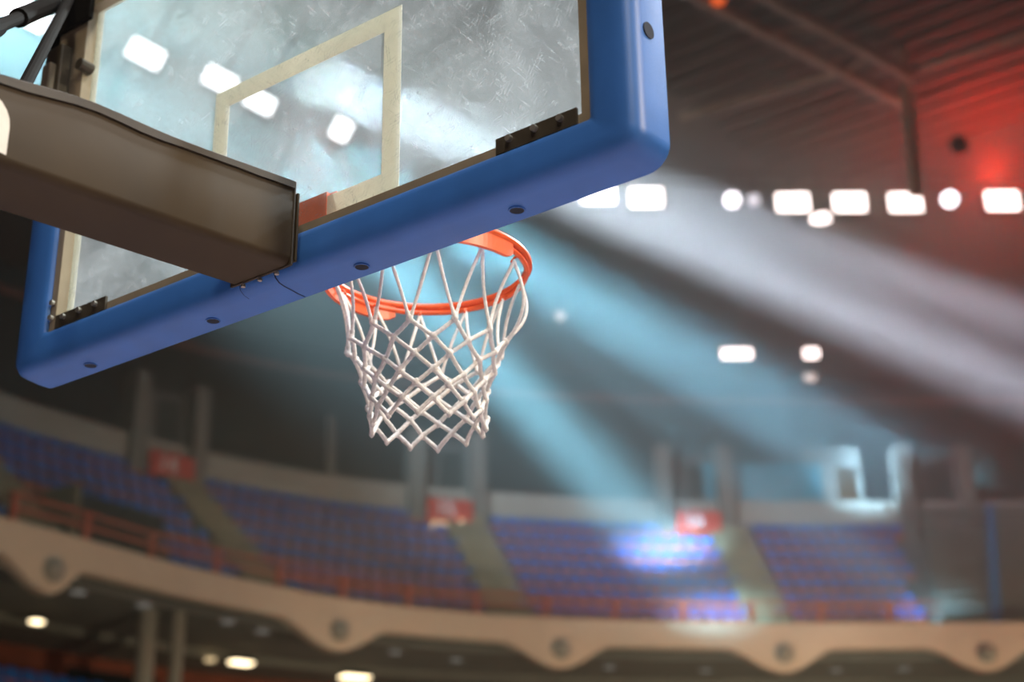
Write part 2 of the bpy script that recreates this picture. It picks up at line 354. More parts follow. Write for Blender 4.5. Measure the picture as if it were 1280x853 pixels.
bpy.data.objects['lit_panel'].data.materials[0] = M['lit_dim']

# ------------------------------------------------------------------ aisles
AISLES = [(95, 'far left aisle stair'), (370, 'aisle stair left of the net'), (655, 'aisle stair below the net'), (975, 'aisle stair on the right')]
AW = 0.62
for t, nm in AISLES:
    bm = bmesh.new()
    for r in range(NR * 2):
        o0 = 0.32 + TREAD * r / 2; z1 = rowz(0) + RISE * (r + 1) / 2 + 0.02
        box(bm, -AW, AW, o0, o0 + TREAD / 2 + (0.3 if r == NR * 2 - 1 else 0), rowz(0) + RISE * (r // 2) - 0.05, z1)
    o = obj('aisle_stair', bm, 'aisle'); o.location = P(t, 0, 0); o.rotation_euler.z = ang(t)
    tag(o, 'ochre concrete steps, ' + nm + ' between seating blocks', 'stairs', kind='structure')
# vomitory in the left block: a black box paints its unlit inside
o = thing('vomitory', 'vomitory opening in the left seating block, its darkness painted black', 'opening', P(198, 0, 0)); o.rotation_euler.z = ang(198)
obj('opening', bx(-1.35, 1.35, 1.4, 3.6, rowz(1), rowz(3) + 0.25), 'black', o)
obj('side_wall', bx(-1.45, -1.35, 1.2, 3.6, rowz(1), rowz(3) + 0.4), 'aisle', o)

# ------------------------------------------------------------------ seats
def slab(bm, prof2, x0, x1, mi=0):
    a = [bm.verts.new((x0, y, z)) for y, z in prof2]; b = [bm.verts.new((x1, y, z)) for y, z in prof2]
    n = len(prof2)
    for i in range(n): bm.faces.new((a[i], a[(i + 1) % n], b[(i + 1) % n], b[i])).material_index = mi
    bm.faces.new(a[::-1]).material_index = mi; bm.faces.new(b).material_index = mi
def back_bm():      # rounded shell, faces -Y
    bm = bmesh.new(); w_ = 0.205; pts = []
    for k in range(7):
        a = PI * k / 6; pts.append((math.cos(a) * w_ * (1 if True else 0), 0.66 + 0.07 * math.sin(a)))
    pts = [(w_, 0.36)] + pts + [(-w_, 0.36)]
    f = [bm.verts.new((x, 0.10 + (z - 0.36) * 0.22 + 0.02 * (1 - (x / w_) ** 2), z)) for x, z in pts]
    g = [bm.verts.new((x, 0.145 + (z - 0.36) * 0.22 + 0.02 * (1 - (x / w_) ** 2), z)) for x, z in pts]
    n = len(pts); bm.faces.new(f); bm.faces.new(g[::-1])
    for i in range(n): bm.faces.new((f[i], g[i], g[(i + 1) % n], f[(i + 1) % n]))
    return bm
def pan_bm():       # folded-up orange seat pan with its bracket foot
    bm = bmesh.new()
    slab(bm, [(-0.04, 0.16), (0.03, 0.14), (0.09, 0.28), (0.05, 0.40), (0.0, 0.40), (0.01, 0.28)], -0.18, 0.18)
    box(bm, -0.235, -0.205, 0.0, 0.12, 0.0, 0.44); return bm
proto_b = back_bm(); pm = obj('backrest', proto_b, 'seatblue'); sm_ = obj('seat_pan', pan_bm(), 'seatred')
mb, mp_ = pm.data, sm_.data
bpy.data.objects.remove(pm); bpy.data.objects.remove(sm_)
BL = [(-170, 78, 'far left block'), (112, 352, 'block behind the black vomitory'), (388, 637, 'block left of the net stair'), (673, 957, 'middle block half in blue beam'), (993, 1170, 'block beside the bleachers')]
ORD = ['front row', 'second row', 'third row', 'fourth row', 'fifth row', 'sixth row', 'seventh row', 'top row']
cand = []
for bi, (a, b, lb) in enumerate(BL):
    for r in range(NR):
        off = rowo(r) + 0.38
        t = a + 4; last = None
        while t < b + (r * 6 if bi == 4 else 0):
            p = P(t, off, rowz(r))
            if last is None or (p - last).length >= 0.475:
                last = p
                ok = not (bi == 1 and 1 <= r <= 3 and 130 < t < 268)
                if ok: cand.append((bi, r, t, p))
            t += 1.0
camp = Vector((2.159, -2.0647, 1.5221))
def inview(p):
    d = p - camp; z = d.dot(F); return abs(d.dot(R) / z) < 0.36 and abs(d.dot(U) / z) < 0.25
vis = sorted([c for c in cand if inview(c[3])], key=lambda c: (c[3] - camp).length)
first, rest = vis[:300], vis[300:]
print('SEATS in view', len(vis))
def nth(n):
    return '%d%s' % (n, 'th' if 10 <= n % 100 <= 20 else {1: 'st', 2: 'nd', 3: 'rd'}.get(n % 10, 'th'))
rank = {}
for bi in range(5):
    for r in range(NR):
        q = sorted([c for c in vis if c[0] == bi and c[1] == r], key=lambda c: -c[2] if bi < 2 else c[2])
        for i, c in enumerate(q): rank[(bi, r, c[2])] = i + 1
for bi, r, t, p in first:
    e = thing('arena_seat', 'seat %s from %s, %s, %s' % (nth(rank[(bi, r, t)]), 'right' if bi < 2 else 'left', ORD[r], BL[bi][2]), 'seat', p, 'blue upper tier seats, %s of the %s' % (ORD[r], BL[bi][2]))
    e.rotation_euler.z = ang(t)
    for nm, me in (('backrest', mb), ('seat_pan', mp_)):
        c = bpy.data.objects.new(nm, me); C.objects.link(c); c.parent = e
bm = bmesh.new()
for bi, r, t, p in rest:
    for me, mi in ((mb, 0), (mp_, 1)):
        tmp = bmesh.new(); tmp.from_mesh(me); mt = Matrix.Translation(p) @ Matrix.Rotation(ang(t), 4, 'Z')
        vm = {v: bm.verts.new(mt @ v.co) for v in tmp.verts}
        for f in tmp.faces: bm.faces.new([vm[v] for v in f.verts]).material_index = mi
        tmp.free()
o = obj('distant_seats', bm, ['seatblue', 'seatred']); tag(o, 'many small blue and orange seats of the furthest rows on the right', 'seats', kind='stuff')
# lower tier rows at the lower left corner
LZ = [(2.1, 7.05), (1.2, 6.55), (0.3, 6.05)]
bm = bmesh.new(); sweep(bm, [(-0.4, 5.4), (-0.4, 5.85), (0.75, 5.85), (0.75, 6.35), (1.65, 6.35), (1.65, 6.85), (3.2, 6.85), (3.2, 5.4)], ts=frange(-180, 420, 30), close=True)
tag(obj('lower_tier', bm, 'concrete'), 'concrete lower tier under the balcony at the lower left', 'seating tier', kind='structure')
for r, (off, z) in enumerate(LZ[:2]):
    t = -60; last = None; cnt = 0
    while t < 330:
        p = P(t, off, z - 0.2)
        if (last is None or (p - last).length >= 0.475):
            last = p
            if inview(p + Vector((0, 0, 0.6))) and min(math.hypot(p.x + 25.85, p.y - 20.57), math.hypot(p.x + 25.45, p.y - 21.15)) > 0.5:
                rn = ['back row', 'front row'][r]
                cnt = cnt + 1; e = thing('arena_seat', 'dark blue seat %s from left, %s of the lower tier' % (nth(cnt), rn), 'seat', p, 'lower tier seats, ' + rn); e.rotation_euler.z = ang(t)
                for nm, me in (('backrest', mb), ('seat_pan', mp_)):
                    c = bpy.data.objects.new(nm, me); C.objects.link(c); c.parent = e
        t += 1
bm = bmesh.new(); tube(bm, [P(t, 2.45, 7.52) for t in frange(-60, 300, 20)], 0.05, 6)
tag(obj('lower_rail', bm, 'rail'), 'red rail above the back row of the lower tier at lower left', 'rail')
# balcony guard rail
gr = thing('guardrail', 'orange red guard rail with posts along the balcony edge', 'railing', (0, 0, 0))
for z in (H + 0.28, H + 0.56):
    bm = bmesh.new(); sweep(bm, [(0.10, z), (0.10, z + 0.07), (0.17, z + 0.07), (0.17, z)], ts=frange(20, 1180, 20), close=True); obj('rail_bar', bm, 'rail', gr)
last = None; t = 20
while t < 1180:
    p = P(t, 0.14, H)
    if last is None or (p - last).length > 1.9:
        last = p
        c = obj('post', bx(-0.07, 0.07, -0.05, 0.05, 0, 0.64), 'rail', gr); c.location = p; c.rotation_euler.z = ang(t)
    t += 2
# grey retractable bleachers on the right
bl = thing('bleacher', 'grey slatted retracted bleacher with a blue stripe right of the blue seats', 'bleacher', (0, 0, 0))
for i in range(14):
    o0 = 0.5 + i * 0.38; z0 = rowz(0) + 0.15 + i * 0.385
    bm = bmesh.new(); sweep(bm, [(o0, z0 + 0.08), (o0, z0 + 0.24), (o0 + 0.34, z0 + 0.24), (o0 + 0.34, z0 + 0.08)], ts=frange(1186 + i * 4.6, 1560, 20), close=True); obj('slat', bm, 'slat', bl)
bm = bmesh.new()
for i in range(14):
    o0 = 0.48 + i * 0.38; z0 = rowz(0) + 0.15 + i * 0.385; sweep(bm, [(o0, z0), (o0, z0 + 0.30), (o0 + 0.42, z0 + 0.30), (o0 + 0.42, z0)], ts=[1247 + i * 7, 1259 + i * 7], close=True)
obj('blue_stripe', bm, 'bluestripe', bl)
o = obj('banner', bx(-0.9, 0.9, -0.03, 0.0, 0, 0.34), 'bluestripe'); o.location = P(1335, TOPO, TOPZ + 0.1); o.rotation_euler.z = ang(1335)
tag(o, 'small blue banner on the parapet at the right edge', 'banner')

# ------------------------------------------------------------------ columns and lights under the balcony
for q, (x, y, r, lb) in enumerate(((-25.85, 20.57, 0.22, 'grey concourse column, left of the pair at lower left'), (-25.45, 21.15, 0.16, 'slimmer grey concourse column, right of the pair at lower left'))):
    bm = bmesh.new(); tube(bm, [(x, y, 3.0), (x, y, 9.25)], r, 14); tag(obj('column', bm, 'parapet', smooth=False), lb, 'column')
def lampbox(name, loc, wd, dp, hh, rz, lens, label, cat, group=None, housing='rod'):
    e = thing(name, label, cat, loc, group); e.rotation_euler.z = rz
    obj('housing', bx(-wd / 2 - 0.04, wd / 2 + 0.04, -dp / 2, dp / 2, 0.0, hh), housing, e)
    obj('lens', bx(-wd / 2, wd / 2, -dp / 2, dp / 2, -0.05, 0.0), lens, e); return e
lampbox('ceiling_light', (-27.6, 18.8, 8.92), 0.25, 0.22, 0.1, ang(100), 'warm', 'small warm ceiling light under the balcony at the far left', 'lamp')
lampbox('ceiling_light', (-27.9, 25.4, 8.92), 0.58, 0.34, 0.1, ang(400), 'warm', 'long warm ceiling light right of the two columns', 'lamp')
lampbox('ceiling_light', (-27.2, 29.0, 8.92), 0.78, 0.42, 0.1, ang(500), 'warm', 'brightest warm ceiling light at the bottom edge of the picture', 'lamp')
for (x, y) in ((-28.2, 24.6),):
    tag(obj('round_lamp', disc_mesh((x, y, 8.9), (0, 0, 1), 0.14, 0.06), 'warmlow'), 'small round dim lamp between the columns and the long warm light', 'lamp')
DL = [(-25.5, 18.32), (-25.43, 20.09), (-25.36, 22.59), (-25.57, 23.92), (-24.92, 28.11), (-24.44, 30.07), (-21.91, 33.79), (-20.13, 36.05), (-17.3, 38.58), (-15.69, 39.67)]
for i_, (x, y) in enumerate(DL):
    tag(obj('downlight', disc_mesh((x, y, 9.185), (0, 0, 1), 0.17, 0.03), 'dimlamp'), 'dim round downlight in the balcony underside, %s from the left' % nth(i_ + 1), 'lamp', 'dim downlights in the balcony underside')

# ------------------------------------------------------------------ roof: catwalk, truss, floodlights
cw = thing('catwalk', 'dark lighting catwalk under the roof carrying the floodlights', 'catwalk', (0, 0, 0))
for dz in (0.42, 0.8):
    bm = bmesh.new(); tube(bm, [(-17.8, 25.4, 19.5 + dz), (-15.96, 27.38, 19.5 + dz), (-13.17, 29.98, 19.5 + dz), (-10.9, 31.82, 19.5 + dz), (-6.5, 35.2, 19.5 + dz)], 0.05, 6); obj('rail_tube', bm, 'bracket', cw)
HD = math.atan2(0.61, 0.79)
for (p, lb) in zip(FLOODS, ['floodlight half hidden by the blue pad corner', 'floodlight just right of the blue pad corner', 'leftmost floodlight of the row of three', 'middle floodlight of the row of three', 'right floodlight of the row of three, in the red glow', 'floodlight at the right picture edge, in the red glow']):
    e = thing('floodlight', 'bright rectangular ' + lb, 'floodlight', p, 'rectangular floodlights on the catwalk')
    e.rotation_euler.z = HD + (0.0)
    e.rotation_euler.x = 0.0
    del e['group']
    obj('housing', bx(-0.49, 0.49, 0.02, 0.3, -0.33, 0.33), 'rod', e)
    obj('lens', bx(-0.42, 0.42, -0.02, 0.02, -0.26, 0.26), 'lens', e, bevel=0.10)
    obj('yoke', bx(-0.04, 0.04, 0.08, 0.2, 0.40, 0.85), 'rod', e)
def roundlamp(p, r, m_, lb, tilt=None):
    e = thing('round_spotlight', lb, 'spotlight', p)
    d = (camp - Vector(p)).normalized() if tilt is None else Vector(tilt).normalized()
    obj('lens', disc_mesh((0, 0, 0), d, r, 0.06), m_, e); b = bmesh.new(); tube(b, [-d * 0.04, -d * 0.5], r * 1.1, 14); obj('can', b, 'rod', e); b = bmesh.new(); tube(b, [-d * 0.3, -d * 0.3 + Vector((0, 0, 0.75))], 0.03, 6); obj('hanger', b, 'rod', e)
M['lenssoft'] = emit('soft_lens', (0.9, 0.96, 1.0), 1.6)
M['lenslow'] = emit('small_lens', (1.0, 0.93, 0.8), 1.4)
roundlamp((-14.32, 28.88, 19.5), 0.20, 'lensc', 'bright round spotlight left of the three floodlights')
roundlamp((-13.89, 29.23, 19.5), 0.16, 'lenssoft', 'dimmer round spotlight beside the bright round one')
roundlamp((-9.95, 32.37, 19.5), 0.20, 'lensc', 'round spotlight between the floodlights in the red glow')
bm = bmesh.new()
e = thing('oval_lamp', 'flat oval warm lamp hanging below the row of three floodlights', 'lamp', (-13.02, 31.27, 19.5)); obj('lens', disc_mesh((0, 0, 0), (0, 0, 1), 0.29, 0.04), 'lens', e); obj('hanger', bx(-0.03, 0.03, -0.03, 0.03, 0.08, 1.5), 'rod', e)
def farlamp(p, wd, hh, m_, lb, ztop=21):
    e = thing('far_lamp', lb, 'lamp', p); e.rotation_euler.z = HD
    obj('lens', bx(-wd / 2, wd / 2, -0.03, 0.03, -hh / 2, hh / 2), m_, e, bevel=hh * 0.3); obj('housing', bx(-wd / 2 - .04, wd / 2 + .04, 0.035, 0.2, -hh / 2 - .04, hh / 2 + .04), 'rod', e)
    obj('hanger', bx(-0.025, 0.025, 0.05, 0.1, hh / 2, ztop - p[2]), 'darkwall', e)
farlamp((-18.71, 36.67, 18.79), 0.95, 0.34, 'lens', 'wide warm lamp on the dark wall right of the net')
farlamp((-16.71, 37.68, 18.6), 0.46, 0.34, 'lens', 'small square warm lamp right of the wide one')
farlamp((-16.8, 37.64, 17.82), 0.36, 0.26, 'lenslow', 'faint lamp directly below the small square warm lamp', 18.38)
roundlamp((-20.6, 30.0, 18.35), 0.14, 'lenslow', 'small pale round lamp just right of the hoop')
# lights seen through the glass
G = [((-19.4, 14.19, 18.51), 0.70, 0.42, 'left floodlight seen through the backboard glass'), ((-18.47, 15.36, 18.1), 0.64, 0.40, 'floodlight seen through the glass at the corner of the target square'), ((-17.93, 15.97, 17.68), 0.58, 0.36, 'floodlight seen through the glass under the top line of the target square'), ((-16.79, 17.17, 17.16), 0.36, 0.44, 'small floodlight seen inside the target square'), ((-20.84, 12.08, 19.12), 1.3, 0.5, 'floodlight behind the struts at the top left corner')]
for p, wd, hh, lb in G:
    e = thing('catwalk_floodlight', 'bright tilted ' + lb, 'floodlight', p); e.rotation_euler = (0.25, 0.38, HD + 0.35)
    obj('lens', bx(-wd / 2, wd / 2, -0.03, 0.03, -hh / 2, hh / 2), 'lensc', e, bevel=0.1); obj('housing', bx(-wd / 2 - .05, wd / 2 + .05, 0.035, 0.35, -hh / 2 - .05, hh / 2 + .05), 'rod', e)
    obj('hanger', bx(-0.03, 0.03, 0.1, 0.16, hh / 2, 21.5 - p[2]), 'rod', e)
# truss at top right
tr = thing('roof_truss', 'tan steel roof truss crossing the top right of the ceiling', 'truss', (0, 0, 0))
def bar(a, b, r, nm='chord'):
    bm = bmesh.new(); tube(bm, [a, b], r, 8); return obj(nm, bm, 'beam', tr)
def ext(a, b, s0, s1):
    a = Vector(a); b = Vector(b); d = b - a; return a + d * s0, a + d * s1
bar(*ext((-10.68, 20.83, 19.8), (-9.07, 27.72, 19.8), -1.2, 1.0), 0.13)
bar(*ext((-9.53, 21.92, 19.8), (-8.45, 26.68, 19.8), -1.6, 1.0), 0.13)
bar((-13.5, 25.1, 19.9), (-9.69, 25.69, 19.9), 0.10, 'web'); bar((-8.15, 26.51, 19.8), (-3.5, 26.8, 19.8), 0.10, 'web')
bar((-8.76, 27.2, 21.0), (-8.9, 27.3, 17.2), 0.17, 'post'); bar((-8.45, 26.68, 19.8), (-9.07, 27.72, 19.8), 0.08, 'web')
for s in (0.0, 0.35, 0.7):
    a, _ = ext((-10.68, 20.83, 19.8), (-9.07, 27.72, 19.8), s, 1); b, _ = ext((-9.53, 21.92, 19.8), (-8.45, 26.68, 19.8), s, 1); bar(a, b, 0.05, 'web')
tag(obj('red_spotlight', disc_mesh((-7.9, 27.6, 18.25), (0.3, -0.6, -0.5), 0.2, 0.3), 'rod'), 'dark lamp housing in the red glow below the truss post', 'spotlight')
for p, lb in (((-10.6, 20.9, 19.9), 'small orange marker lamp on the ceiling, upper left of the truss'), ((-10.3, 21.4, 19.8), 'small orange marker lamp on the ceiling, lower of the pair')):
    tag(obj('marker_lamp', disc_mesh(p, (0.3, -0.7, -0.5), 0.16, 0.06), 'orangelens'), lb, 'lamp')

# ------------------------------------------------------------------ backboard
bb = thing('backboard', 'glass basketball backboard in khaki frame with blue edge padding, seen from behind', 'backboard', (0, 0, 2.9))
def bobj(name, bm, m_, parent=bb, **k):
    bmesh.ops.translate(bm, vec=(0, 0, -2.9), verts=bm.verts); return obj(name, bm, m_, parent, **k)
bobj('glass_pane', bx(-0.895, 0.895, -0.008, 0.0, 2.905, 3.945), 'glass')
bm = bmesh.new()
for a in ((-0.295, -0.245, 3.0, 3.45), (0.245, 0.295, 3.0, 3.45), (-0.245, 0.245, 3.40, 3.45), (-0.245, -0.107, 3.0, 3.05), (0.089, 0.245, 3.0, 3.05)): box(bm, a[0], a[1], 0.0003, 0.0013, a[2], a[3])
tag(bobj('target_lines', bm, 'line'), 'cream painted target square')
bm = bmesh.new()
for a in ((-0.89, -0.772, 2.91, 3.94), (0.772, 0.89, 2.91, 3.94), (-0.772, -0.107, 2.91, 2.985), (0.089, 0.772, 2.91, 2.985), (-0.772, 0.772, 3.89, 3.94)): box(bm, a[0], a[1], 0.0003, 0.0013, a[2], a[3])
tag(bobj('border_line', bm, 'line'), 'cream painted border line around the glass')
FD0, FD1 = -0.040, -0.010
bobj('frame_rail', bx(-0.90, 0.90, FD0, FD1, 2.90, 2.976), 'frame')
bobj('frame_rail', bx(-0.90, 0.90, FD0, FD1, 3.885, 3.95), 'frame')
for s in (-1, 1): bobj('frame_stile', bx(min(s * 0.90, s * 0.783), max(s * 0.90, s * 0.783), FD0, FD1, 2.976, 3.885), 'frame')
for s in (-1, 1):
    b = tag(bobj('corner_bracket', bx(min(s * 0.585, s * 0.775), max(s * 0.585, s * 0.775), FD0 - 0.006, FD0, 2.955, 2.990), 'bracket'), 'dark bronze corner bracket')
    for x in (0.62, 0.68, 0.74):
        bobj('bolt', disc_mesh((s * x, FD0 - 0.010, 2.978), (0, 1, 0), 0.007, 0.010, 8), 'bolt', bb)
for z in (2.99, 3.03, 3.55, 3.72): bobj('bolt', disc_mesh((-0.795, FD0 - 0.006, z), (0, 1, 0), 0.007, 0.010, 8), 'bolt')
# hinge hardware on the upper left frame
bobj('clamp_plate', bx(-0.905, -0.835, -0.075, -0.040, 3.62, 3.78), 'bracket', bevel=0.004)
bobj('clamp_plate', bx(-0.885, -0.85, -0.095, -0.075, 3.64, 3.72), 'frame', bevel=0.004)
bobj('edge_channel', bx(-0.925, -0.90, -0.050, -0.005, 3.31, 3.95), 'rod')
b_ = bmesh.new(); cyl(b_, (-0.775, -0.06, 3.70), (-0.775, -0.02, 3.70), 0.016, 10); bobj('clamp_knob', b_, 'bracket')
bobj('corner_plate', bx(-0.90, -0.76, -0.055, -0.040, 3.84, 3.955), 'rod', bevel=0.004)

# padding: profile (outward distance, Y)
PR = [(0.0, -0.030), (0.0, -0.046), (0.006, -0.052), (0.020, -0.055), (0.058, -0.060), (0.085, -0.060), (0.100, -0.054), (0.109, -0.042), (0.112, -0.028), (0.1155, 0.012), (0.1155, 0.034), (0.1155, 0.038), (0.050, 0.038), (0.050, 0.002), (0.088, 0.002), (0.088, -0.030)]
IX, IZ = 0.806, 2.953
def padpath(s, d, ztop):
    x = s * (IX + d); zb = IZ - d * 0.885; rc = 0.006 + max(0, (d - 0.03)) * 0.48
    pts = [(x, ztop)]
    for k in range(1, 6): pts.append((x, ztop + (zb + rc - ztop) * k / 6))
    for k in range(9):
        a = (PI / 2) * k / 8; pts.append((x - s * rc * (1 - math.cos(a)), zb + rc * (1 - math.sin(a))))
    for k in range(1, 9): pts.append((x - s * rc + (s * 0.0012 - (x - s * rc)) * k / 8, zb))
    return pts
for s, zt, nm in ((-1, 3.33, 'left'), (1, 3.36, 'right')):
    bm = bmesh.new(); grid = [[bm.verts.new((x, y, z)) for x, z in padpath(s, d, zt)] for d, y in PR]
    n = len(grid)
    for i in range(n):
        A, B = grid[i], grid[(i + 1) % n]
        for k in range(len(A) - 1): bm.faces.new((A[k], A[k + 1], B[k + 1], B[k]))
    bm.faces.new([g[0] for g in grid]); bm.faces.new([g[-1] for g in grid][::-1])
    po_ = bobj('edge_pad', bm, 'pad', smooth=True)
    md = po_.modifiers.new('es', 'EDGE_SPLIT'); md.split_angle = math.radians(50)
    tag(po_, 'blue foam edge pad, %s half' % nm)
# centre seam and second short seam
def bottomstrip(x0, x1, name, m_, grow=0.0006, prof=PR):
    bm = bmesh.new(); rows = []
    for x in (x0, x1):
        rows.append([bm.verts.new((x, y - (grow if y < 0 else -grow), IZ - d * 0.885 - grow)) for d, y in prof[3:11]])
    for k in range(len(rows[0]) - 1): bm.faces.new((rows[0][k], rows[0][k + 1], rows[1][k + 1], rows[1][k]))
    return bobj(name, bm, m_)
bottomstrip(-0.0018, 0.0018, 'pad_seam', 'seam')
bottomstrip(-0.107, -0.1055, 'pad_seam', 'seam', prof=PR[:9])
for x in (0.599, 0.197, -0.252, -0.68):
    bobj('bolt_hole', disc_mesh((x, 0.0, IZ - 0.1155 * 0.885 + 0.0005), (0, 0, 1), 0.014, 0.003, 16), 'hole')  # flush dark disc: the depth of the hole is painted
    b_ = bmesh.new()
    tube(b_, [(x + 0.0155 * math.cos(a * PI / 8), 0.0155 * math.sin(a * PI / 8), IZ - 0.1155 * 0.885 - 0.0002) for a in range(16)], 0.0016, 6, closed=True); bobj('hole_rim', b_, 'pad', smooth=True)
for s in (-1, 1): bobj('bolt_hole', disc_mesh((s * (IX + 0.1135), -0.012, 3.115), (1, 0, 0), 0.017, 0.003, 16), 'hole')
# orange mount plate against the glass
bobj('hoop_mount_plate', bx(-0.105, 0.087, 0.001, 0.010, 2.955, 3.062), 'orange')

# ------------------------------------------------------------------ hoop
RC = Vector((0, 0.4321, 3.065)); RR = 0.2427
hp = thing('basketball_hoop', 'orange steel basketball hoop on the far side of the glass', 'hoop', RC)
def hobj(name, bm, m_, parent=hp, **k):
    bmesh.ops.translate(bm, vec=-RC, verts=bm.verts); return obj(name, bm, m_, parent, **k)
bm = bmesh.new(); tube(bm, [RC + Vector((RR * math.cos(a * PI / 48), RR * math.sin(a * PI / 48), 0)) for a in range(96)], 0.0095, 12, closed=True); hobj('ring', bm, 'orange', smooth=True)
bm = bmesh.new(); tube(bm, [RC + Vector(((RR - 0.004) * math.cos(a * PI / 48), (RR - 0.004) * math.sin(a * PI / 48), -0.017)) for a in range(96)], 0.0062, 10, closed=True); hobj('net_rod', bm, 'orange', smooth=True)
def band(a0, a1, z0, z1, th=0.005):
    bm = bmesh.new(); N = 20; rows = []
    for i in range(N + 1):
        a = math.radians(a0 + (a1 - a0) * i / N); zz = z0 if 0 < i else z0; c, s_ = math.cos(a), math.sin(a)
        lo = z0 + (0.012 if i in (0, N) else (0.003 if i in (1, N - 1) else 0))
        rows.append([bm.verts.new(RC + Vector((r * c, r * s_, z))) for r, z in ((RR - th, lo), (RR + th, lo), (RR + th, z1), (RR - th, z1))])
    for i in range(N):
        for k in range(4): bm.faces.new((rows[i][k], rows[i][(k + 1) % 4], rows[i + 1][(k + 1) % 4], rows[i + 1][k]))
    bm.faces.new(rows[0][::-1]); bm.faces.new(rows[-1]); return bm
hobj('side_plate', band(150, 232, -0.046, -0.004), 'orange'); hobj('side_plate', band(-52, 4, -0.046, -0.004), 'orange')
# bracket from the board to the ring: two flanges and a top plate
bm = bmesh.new()
top = [(-0.105, 0.010), (0.105, 0.010), (0.19, 0.285), (0.10, 0.215), (-0.10, 0.215), (-0.19, 0.285)]
a = [bm.verts.new((x, y, 3.052)) for x, y in top]; b = [bm.verts.new((x, y, 3.058)) for x, y in top]
bm.faces.new(a[::-1]); bm.faces.new(b)
for i in range(6): bm.faces.new((a[i], a[(i + 1) % 6], b[(i + 1) % 6], b[i]))
hobj('top_plate', bm, 'orange')
for s in (-1, 1):
    bm = bmesh.new(); v = []
    for (x, y, z0) in ((0.10, 0.010, 2.96), (0.188, 0.28, 3.022)):
        for dx in (-0.003, 0.003): v.append([bm.verts.new((s * x + dx, y, z0)), bm.verts.new((s * x + dx, y, 3.052))])
    bm.faces.new((v[0][0], v[0][1], v[2][1], v[2][0])); bm.faces.new((v[1][0], v[1][1], v[3][1], v[3][0]))
    bm.faces.new((v[0][0], v[1][0], v[3][0], v[2][0])); bm.faces.new((v[0][1], v[1][1], v[3][1], v[2][1])); bm.faces.new((v[0][0], v[0][1], v[1][1], v[1][0])); bm.faces.new((v[2][0], v[2][1], v[3][1], v[3][0]))
    hobj('flange', bm, 'orange')
hobj('back_plate', bx(-0.105, 0.105, 0.0105, 0.018, 2.955, 3.062), 'orange')
for k in range(12):
    a = math.radians(k * 30 + 15); c = Vector((math.cos(a), math.sin(a), 0)); bm = bmesh.new()
    tube(bm, [RC + c * (RR - 0.006) + Vector((0, 0, -0.016)), RC + c * (RR - 0.018) + Vector((0, 0, -0.020)), RC + c * (RR - 0.024) + Vector((0, 0, -0.028)), RC + c * (RR - 0.016) + Vector((0, 0, -0.036))], 0.0032, 6)
    hobj('net_hook', bm, 'orange')

# ------------------------------------------------------------------ net
net = thing('basketball_net', 'white knotted cord net hanging from the orange hoop', 'net', RC)
ZN = [3.036, 2.856, 2.818, 2.782, 2.748, 2.715, 2.684, 2.650]
RN = [0.226, 0.186, 0.168, 0.153, 0.143, 0.137, 0.134, 0.131]
rnd = random.Random(3)
jit = {}
NK = len(ZN)
def node(level, idx):       # idx in half steps of 15 degrees
    idx %= 24
    key = (level, idx)
    if key not in jit:
        j = 0 if level == 0 else 1
        jit[key] = (rnd.uniform(-0.025, 0.025) * j, rnd.uniform(-0.004, 0.004) * j, rnd.uniform(-0.004, 0.004) * j)
    da, dr, dz = jit[key]; a = math.radians(15 + idx * 15) + da
    cx_ = 0.010 * (level / 7.0); r = RN[level] + dr
    return RC + Vector((r * math.cos(a) + cx_, r * math.sin(a), ZN[level] - RC.z + dz))
L0 = 0.0045
for s in (-1, 1):
    for k in range(12):
        pts = []
        for lv in range(NK):
            idx = 2 * k + s * lv; c = node(lv, idx); out = (c - RC); out.z = 0; out.normalize()
            c = c + out * (0.0028 * s * (1 if lv % 2 else -1) if 0 < lv < NK - 1 else 0); pts.append(c)
        dense = []
        for i in range(len(pts) - 1):
            a, b = pts[i], pts[i + 1]; L = (b - a).length; n = max(3, int(L / 0.0035))
            mid_out = ((a + b) / 2 - RC); mid_out.z = 0; mid_out.normalize()
            sag = (0.010 if i == 0 else 0.002)
            slack = 0.035 if (i == 0 and ((s, k) in ((1, 0), (-1, 1)))) else 0
            for q in range(n):
                f = q / n; w_ = math.sin(PI * f)
                dense.append(a.lerp(b, f) - mid_out * sag * w_ * (1 if not slack else -3) + Vector((0, 0, -slack * 0.3 * w_)))
        dense.append(pts[-1])
        bm = bmesh.new()
        top_n = int((pts[1] - pts[0]).length / 0.0035)
        tube(bm, dense, L0, 8, rfun=lambda i, N: (0.0040 if i < top_n * 0.9 else 0.0052) * (1 + 0.10 * math.sin(i * 1.9)))
        bmesh.ops.translate(bm, vec=-RC, verts=bm.verts); obj('cord', bm, 'cord', net, smooth=True)
def knot(c, r):
    bm = bmesh.new(); bmesh.ops.create_icosphere(bm, subdivisions=2, radius=r)
    for v in bm.verts:
        v.co *= 1 + 0.18 * math.sin(v.co.x * 900 + v.co.z * 700); v.co.z *= 1.25
    bmesh.ops.translate(bm, vec=c - RC, verts=bm.verts); return bm
for lv in range(1, NK):
    for k in range(12):
        idx = 2 * k + lv
        obj('knot', knot(node(lv, idx), 0.0078 if lv < NK - 1 else 0.0065), 'cord', net, smooth=True)
for k in range(12):
    obj('hook_loop', knot(node(0, 2 * k), 0.0045), 'cord', net, smooth=True)

